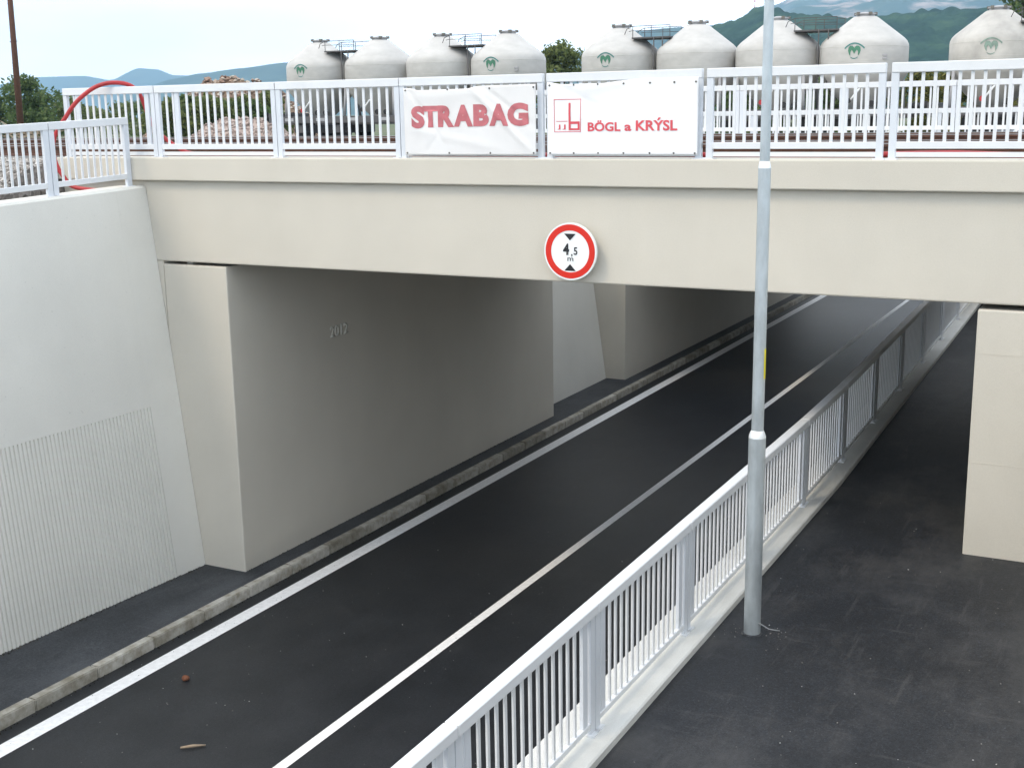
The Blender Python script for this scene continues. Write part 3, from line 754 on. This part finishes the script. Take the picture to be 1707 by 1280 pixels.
    for i in (0, 2):
        a, b = i*SPITCH+.72, (i+1)*SPITCH-.72
        pf = box('catwalk', a, b, -.75, .45, 3.46, 3.51, M_FRAME, w)
        for y in (-.72, .42):
            hr = tube('handrail', [(a-.28, y, 3.62), (a-.2, y, 3.80), (a+.03, y, 3.89), (b-.03, y, 3.89)], .013, M_FRAME, pf, 6)
            tube('knee_rail', [(a-.12, y, 3.72), (a+.03, y, 3.74), (b-.03, y, 3.71)], .011, M_FRAME, pf, 6)
            for x in (a+.03, (a+b)/2, b-.03): tube('handrail_post', [(x, y, 3.5), (x, y, 3.89)], .013, M_FRAME, pf, 6)
        x = (a+b)/2+.28
        for q in (-.2, .2): tube('ladder_rail', [(x+q*.8, -.78, .96), (x+q*.8, -.78, 3.5)], .022, M_FRAME, w, 6)
    return w
make_wagon('pale grey cement wagon whose silos stand behind the STRABAG banner and gravel heap', -19.12, M_SILO)
make_wagon('grey cement wagon between two gaps, its silos behind the red logo banner', -5.88, M_SILO)
make_wagon('stained grey cement wagon with faded emblem, last one beyond the lamp post', 6.90, M_SILO_OLD)
# ================================================================== VEGETATION
def leaves(name, clumps, per, size, m, parent):
    V = []; n = 0
    allP = []
    for (c, r) in clumps:
        d = rng.normal(size=(per, 3)); d /= np.linalg.norm(d, axis=1)[:, None]
        q = d*(rng.random(per)**.45)[:, None]*np.array(r)+np.array(c); allP.append(q)
    P = np.concatenate(allP); n = len(P)
    a = rng.normal(size=(n, 3)); a /= np.linalg.norm(a, axis=1)[:, None]
    b = np.cross(a, rng.normal(size=(n, 3))); b /= np.linalg.norm(b, axis=1)[:, None]
    s = size*rng.uniform(.5, 1.3, n)[:, None]
    Q = np.stack([P-a*s, P-b*s*.45, P+a*s, P+b*s*.45], 1).reshape(-1, 3)
    F = np.arange(4*n).reshape(-1, 4)
    return from_data(name, Q.tolist(), F.tolist(), m, parent)
def tree(name, label, x, y, z0, h, rx, mi, group, trunk=.35, nclump=22, per=130, leaf=.16, cat='tree'):
    e = thing(name, label, cat, group, (x, y, z0))
    segs = [tube_data([(0, 0, -.2), (random.uniform(-.1, .1), 0, h*.3), (random.uniform(-.2, .2), random.uniform(-.2, .2), h*.75)], [h*.035, h*.025, h*.008], 8)]
    cl = []
    for k in range(nclump):
        a = random.uniform(0, 6.28); u = random.random()**.5; zz = random.uniform(trunk, 1)
        wdt = math.sin(math.pi*min(1, (zz-trunk)/(1.02-trunk)*.85+.16))**.6
        c = (rx*u*wdt*math.cos(a), rx*u*wdt*math.sin(a), h*zz-.12*h)
        r = rx*random.uniform(.24, .42); cl.append((c, (r, r, r*.75)))
        if k % 2 == 0: segs.append(tube_data([(0, 0, h*min(.6, max(.1, zz-.3))), (c[0]*.5, c[1]*.5, c[2]-.12*h), c], [h*.012, h*.008, h*.004], 5))
    joined('trunk', segs, M_BARK, e, True)
    leaves('crown', cl, per, leaf, M_LEAF[mi], e)
    return e
c = at(42, 200, 46)
tree('bushy_tree', 'round bushy green tree beside the rusty mast', c.x, 46, GZ, 4.2, 2.75, 0, None, .12, 40, 170, .17)
c = at(935, 150, 60)
tree('leafy_tree', 'olive green treetop in the gap between the first two wagons', c.x, 60, GZ, 6.0, 2.15, 1, None, .2, 44, 170, .17)
c = at(118, 200, 62)
tree('bushy_tree', 'lower olive tree behind the round bushy tree', c.x, 62, GZ, 3.2, 2.6, 1, None, .12, 30, 120, .18)
def shrubs(label, group, lst):
    for px, Y, h, r, mi in lst:
        c = at(px, 190, Y); tree('shrub', label, c.x, Y, GZ, h, r, mi, group, .05, 20, 110, .15, 'shrub')
shrubs('low olive and green shrub growing in front of the rubble mound', 'shrubs before the rubble mound', [(288+23*k, 33+(k % 3), 2.35+.35*((k*7) % 5)/5, 1.35, (1, 0, 1, 1, 0)[k % 5]) for k in range(8)])
shrubs('shrub at the field edge left of the rubble mound, behind the red conduit', 'shrubs behind the red conduit', [(150, 75, 2.6, 2.4, 1), (205, 70, 2.7, 2.5, 1), (250, 60, 2.8, 2.2, 0), (275, 46, 2.3, 1.8, 1)])
shrubs('green shrub showing under the silos beyond the lamp post and wagons', 'shrubs behind the middle wagon', [(1200, 52, 2.9, 2.0, 0), (1236, 50, 3.1, 2.1, 0), (1300, 50, 2.8, 2.0, 1), (1350, 52, 3.0, 2.0, 0), (1385, 50, 3.2, 2.0, 0), (1440, 52, 3.0, 2.0, 1)])
for px, Y, h in ((1545, 52, 3.3), (1580, 50, 3.1), (1625, 54, 3.2)):
    c = at(px, 190, Y); tree('shrub', 'yellowing shrub beyond the gap before the stained wagon', c.x, Y, GZ, h, 2.0, 2, 'yellowing shrubs beyond the wagons', .05, 22, 120, .16, 'shrub')
c = at(1690, 8, 75)
tree('leafy_tree', 'dark treetop rising over the stained wagon', c.x+1.0, 75, GZ, 15.8, 2.6, 0, None, .3, 30, 130, .25)
# rusty mast
c = at(33, 200, 20.)
ms = thing('rusty_mast', 'tall thin rusty steel mast beside the round bushy tree', 'mast', None, (c.x, 20, GZ))
lathe('base_block', [(.35, -.3), (.35, .25), (.30, .3)], (0, 0, 0), M_GROUND2, ms, 4)
ct = at(16, 0, 20.)
dx = (ct.x-c.x)/(ct.z-GZ-1.3)
tube('mast_tube', [(0, 0, .2), (dx*4, 0, 4), (dx*8.5, 0, 8.5)], [.13, .105, .085], M_RUST, ms, 10)
for z in (1.0, 2.6, 4.2, 5.8, 7.4): box('step_iron', dx*z-.2, dx*z+.2, -.012, .012, z-.012, z+.012, M_RUST, ms)
# brush by its foot
def twigs(name, label, x, y, z, n, L):
    segs = []
    for _ in range(n):
        a = random.uniform(0, 6.28); q = Vector((random.gauss(0, L*.5), random.gauss(0, .4), random.uniform(0, .35))); d = Vector((math.cos(a), math.sin(a)*.5, random.uniform(-.1, .45)))*L*random.uniform(.3, .7)
        segs.append(tube_data([q, q+d*.5+Vector((0, 0, .05)), q+d], [.03, .022, .008], 5))
    o = joined(name, segs, M_WOOD, None, True); o.location = (x, y, z); return tag(o, label, 'brushwood', None, 'stuff')
c = at(35, 205, 19)
twigs('brush_pile', 'pile of dry brown branches at the rusty mast foot', c.x+.6, 19, GZ+.55, 46, 1.5)
# ================================================================== ROAD LITTER
def litter(name, label, p, r, m, cat):
    bm = bmesh.new(); bmesh.ops.create_icosphere(bm, subdivisions=2, radius=1)
    for v in bm.verts: v.co = Vector((v.co.x*r[0], v.co.y*r[1], v.co.z*r[2]))*random.uniform(.82, 1.12)
    o = from_bm(name, bm, m); o.location = p; return tag(o, label, cat)
litter('clod', 'small reddish brown clod lying between the road lines', (1.54, -3.06, .03), (.052, .045, .04), plain('clod_brown', (.16, .06, .03), .9), 'clod')
o = tag(tube('wood_scrap', [(0, 0, 0), (.12, .08, .012), (.22, .17, 0)], [.012, .019, .009], M_WOOD, None, 6), 'pale wood scrap lying on the asphalt', 'wood'); o.location = (2.70, -4.44, .02)
pts = [(random.uniform(1.1, 7), random.uniform(-7, 4), .004) for _ in range(260)]+[(random.uniform(.52, 1.1), random.uniform(-7, 4), .004) for _ in range(60)]
grit = [(random.gauss(.53, .022), random.uniform(-9, 6), .006) for _ in range(420)]
grit += [(wx(y, .14)+abs(random.gauss(0, .03)), y, .14) for y in (random.uniform(-7, -.01) for _ in range(420))]
grit += [(abs(random.gauss(0, .025)), random.uniform(0, 9), .14) for _ in range(260)]
tag(stones('gutter_grit_shade', grit, .022, island('grit_contact_shade', [(0, (.02, .018, .014)), (.7, (.06, .055, .04)), (1, (.16, .14, .11))])), 'dark grit and contact shade put in along the wall foot and kerb', 'grit', None, 'stuff')  # loose dirt whose dark tone also paints contact shade into the creases
tag(stones('road_chippings', pts, .016, M_CHIP), 'scattered small stone chippings on the road', 'chippings', None, 'stuff')
pts = [(random.uniform(8.5, 11.5), random.uniform(-7.5, 3), 2.034) for _ in range(120)]+[(PX+random.gauss(0, .16), PY+random.gauss(0, .16), 2.034) for _ in range(50)]
tag(stones('path_chippings', pts, .015, M_CHIP), 'scattered small stone chippings on the footpath', 'chippings', None, 'stuff')
# ================================================================== HILLS
from mathutils import noise as mnoise
def ridge(name, crest, Y, m, depth, rough, rows=26, nx=240, seed=0, front=.75, canopy=0):
    """hill built from its skyline: crest pixels set the height at a chosen distance, slopes run down before and behind it"""
    xs = [p[0] for p in crest]
    V = []; F = []
    for i in range(nx+1):
        px = xs[0]+(xs[-1]-xs[0])*i/nx
        for k in range(len(crest)-1):
            if crest[k][0] <= px <= crest[k+1][0]:
                t = (px-crest[k][0])/(crest[k+1][0]-crest[k][0]); t = t*t*(3-2*t)*.5+t*.5; py = crest[k][1]+(crest[k+1][1]-crest[k][1])*t; break
        top = at(px, py, Y); d = Vector((top.x-EYE.x, top.y-EYE.y, 0)); dist = d.length; d.normalize()
        for j in range(rows+1):
            u = j/rows*1.5-1           # -1 front foot, 0 crest, .5 behind
            prof = (1-abs(u))**.85 if u < 0 else 1-u*1.2
            q = Vector((top.x, top.y, 0))+d*(u*depth)
            nzv = mnoise.fractal(Vector((q.x, q.y, seed))/(depth*.35), 1.0, 2.0, 5)
            ed = abs(u)**.8 if u < 0 else u
            z = GZ-2+(top.z-GZ+2)*max(0, prof)*(1+rough*nzv*ed)
            if canopy: z += canopy*max(0, prof)**.3*abs(mnoise.noise(q/ (canopy*2.2)))*(1 if prof > .02 else 0)
            V.append((q.x, q.y, z))
    R1 = rows+1
    for i in range(nx):
        for j in range(rows): k = i*R1+j; F.append((k, k+R1, k+R1+1, k+1))
    return tag(from_data(name, V, F, m, None, not canopy), kind='structure')
ridge('hills', [(-700, 150), (-300, 128), (-100, 150), (0, 141), (60, 129), (140, 127), (185, 134), (230, 114), (262, 116), (290, 126), (400, 128), (520, 138), (700, 150)], 4300, M_HILLB, 900, .3, 18, 200, 3)
ridge('hills', [(200, 160), (285, 131), (330, 122), (400, 113), (480, 103), (560, 100), (680, 104), (800, 100), (900, 96), (965, 86), (1050, 52), (1140, 44), (1180, 40), (1230, 40), (1300, 60)], 2900, M_HILLB, 620, .35, 20, 260, 11)
ridge('mountain', [(1120, 110), (1230, 50), (1290, 6), (1340, -16), (1450, -26), (1560, -36), (1680, -40), (1850, -40), (2200, -20), (2600, 40)], 4000, M_MOUNT, 1500, .5, 46, 300, 21)
ridge('forest_hill', [(1150, 90), (1190, 44), (1222, 36), (1250, 22), (1272, 12), (1330, 24), (1420, 32), (1500, 24), (1560, 18), (1640, 14), (1750, 8), (1900, 20), (2300, 40)], 1100, M_HILLF, 330, .35, 110, 420, 31, canopy=5)
# radio mast on the wooded crest
c = at(1258, 20, 1100)
rm = thing('radio_mast', 'distant red and white radio mast on the wooded crest', 'mast', None, (c.x, c.y, c.z-4))
for k in range(6):
    z = 4+k*2.6
    box('mast_segment', -.35, .35, -.35, .35, z, z+2.59, M_SIGNRED if k % 2 else M_SIGNW, rm)
# ================================================================== HAZE
def haze_material():
    m = bpy.data.materials.new('haze_air'); m.use_nodes = True; t = m.node_tree; t.nodes.clear()
    o = t.nodes.new('ShaderNodeOutputMaterial'); v = t.nodes.new('ShaderNodeVolumePrincipled')
    v.inputs['Color'].default_value = (.46, .74, 1.0, 1); v.inputs['Density'].default_value = 1.9e-4
    t.links.new(v.outputs['Volume'], o.inputs['Volume']); return m
hz = box('haze', -6000, 6000, -6000, 6000, -1.6, 620, haze_material()); tag(hz, kind='stuff')
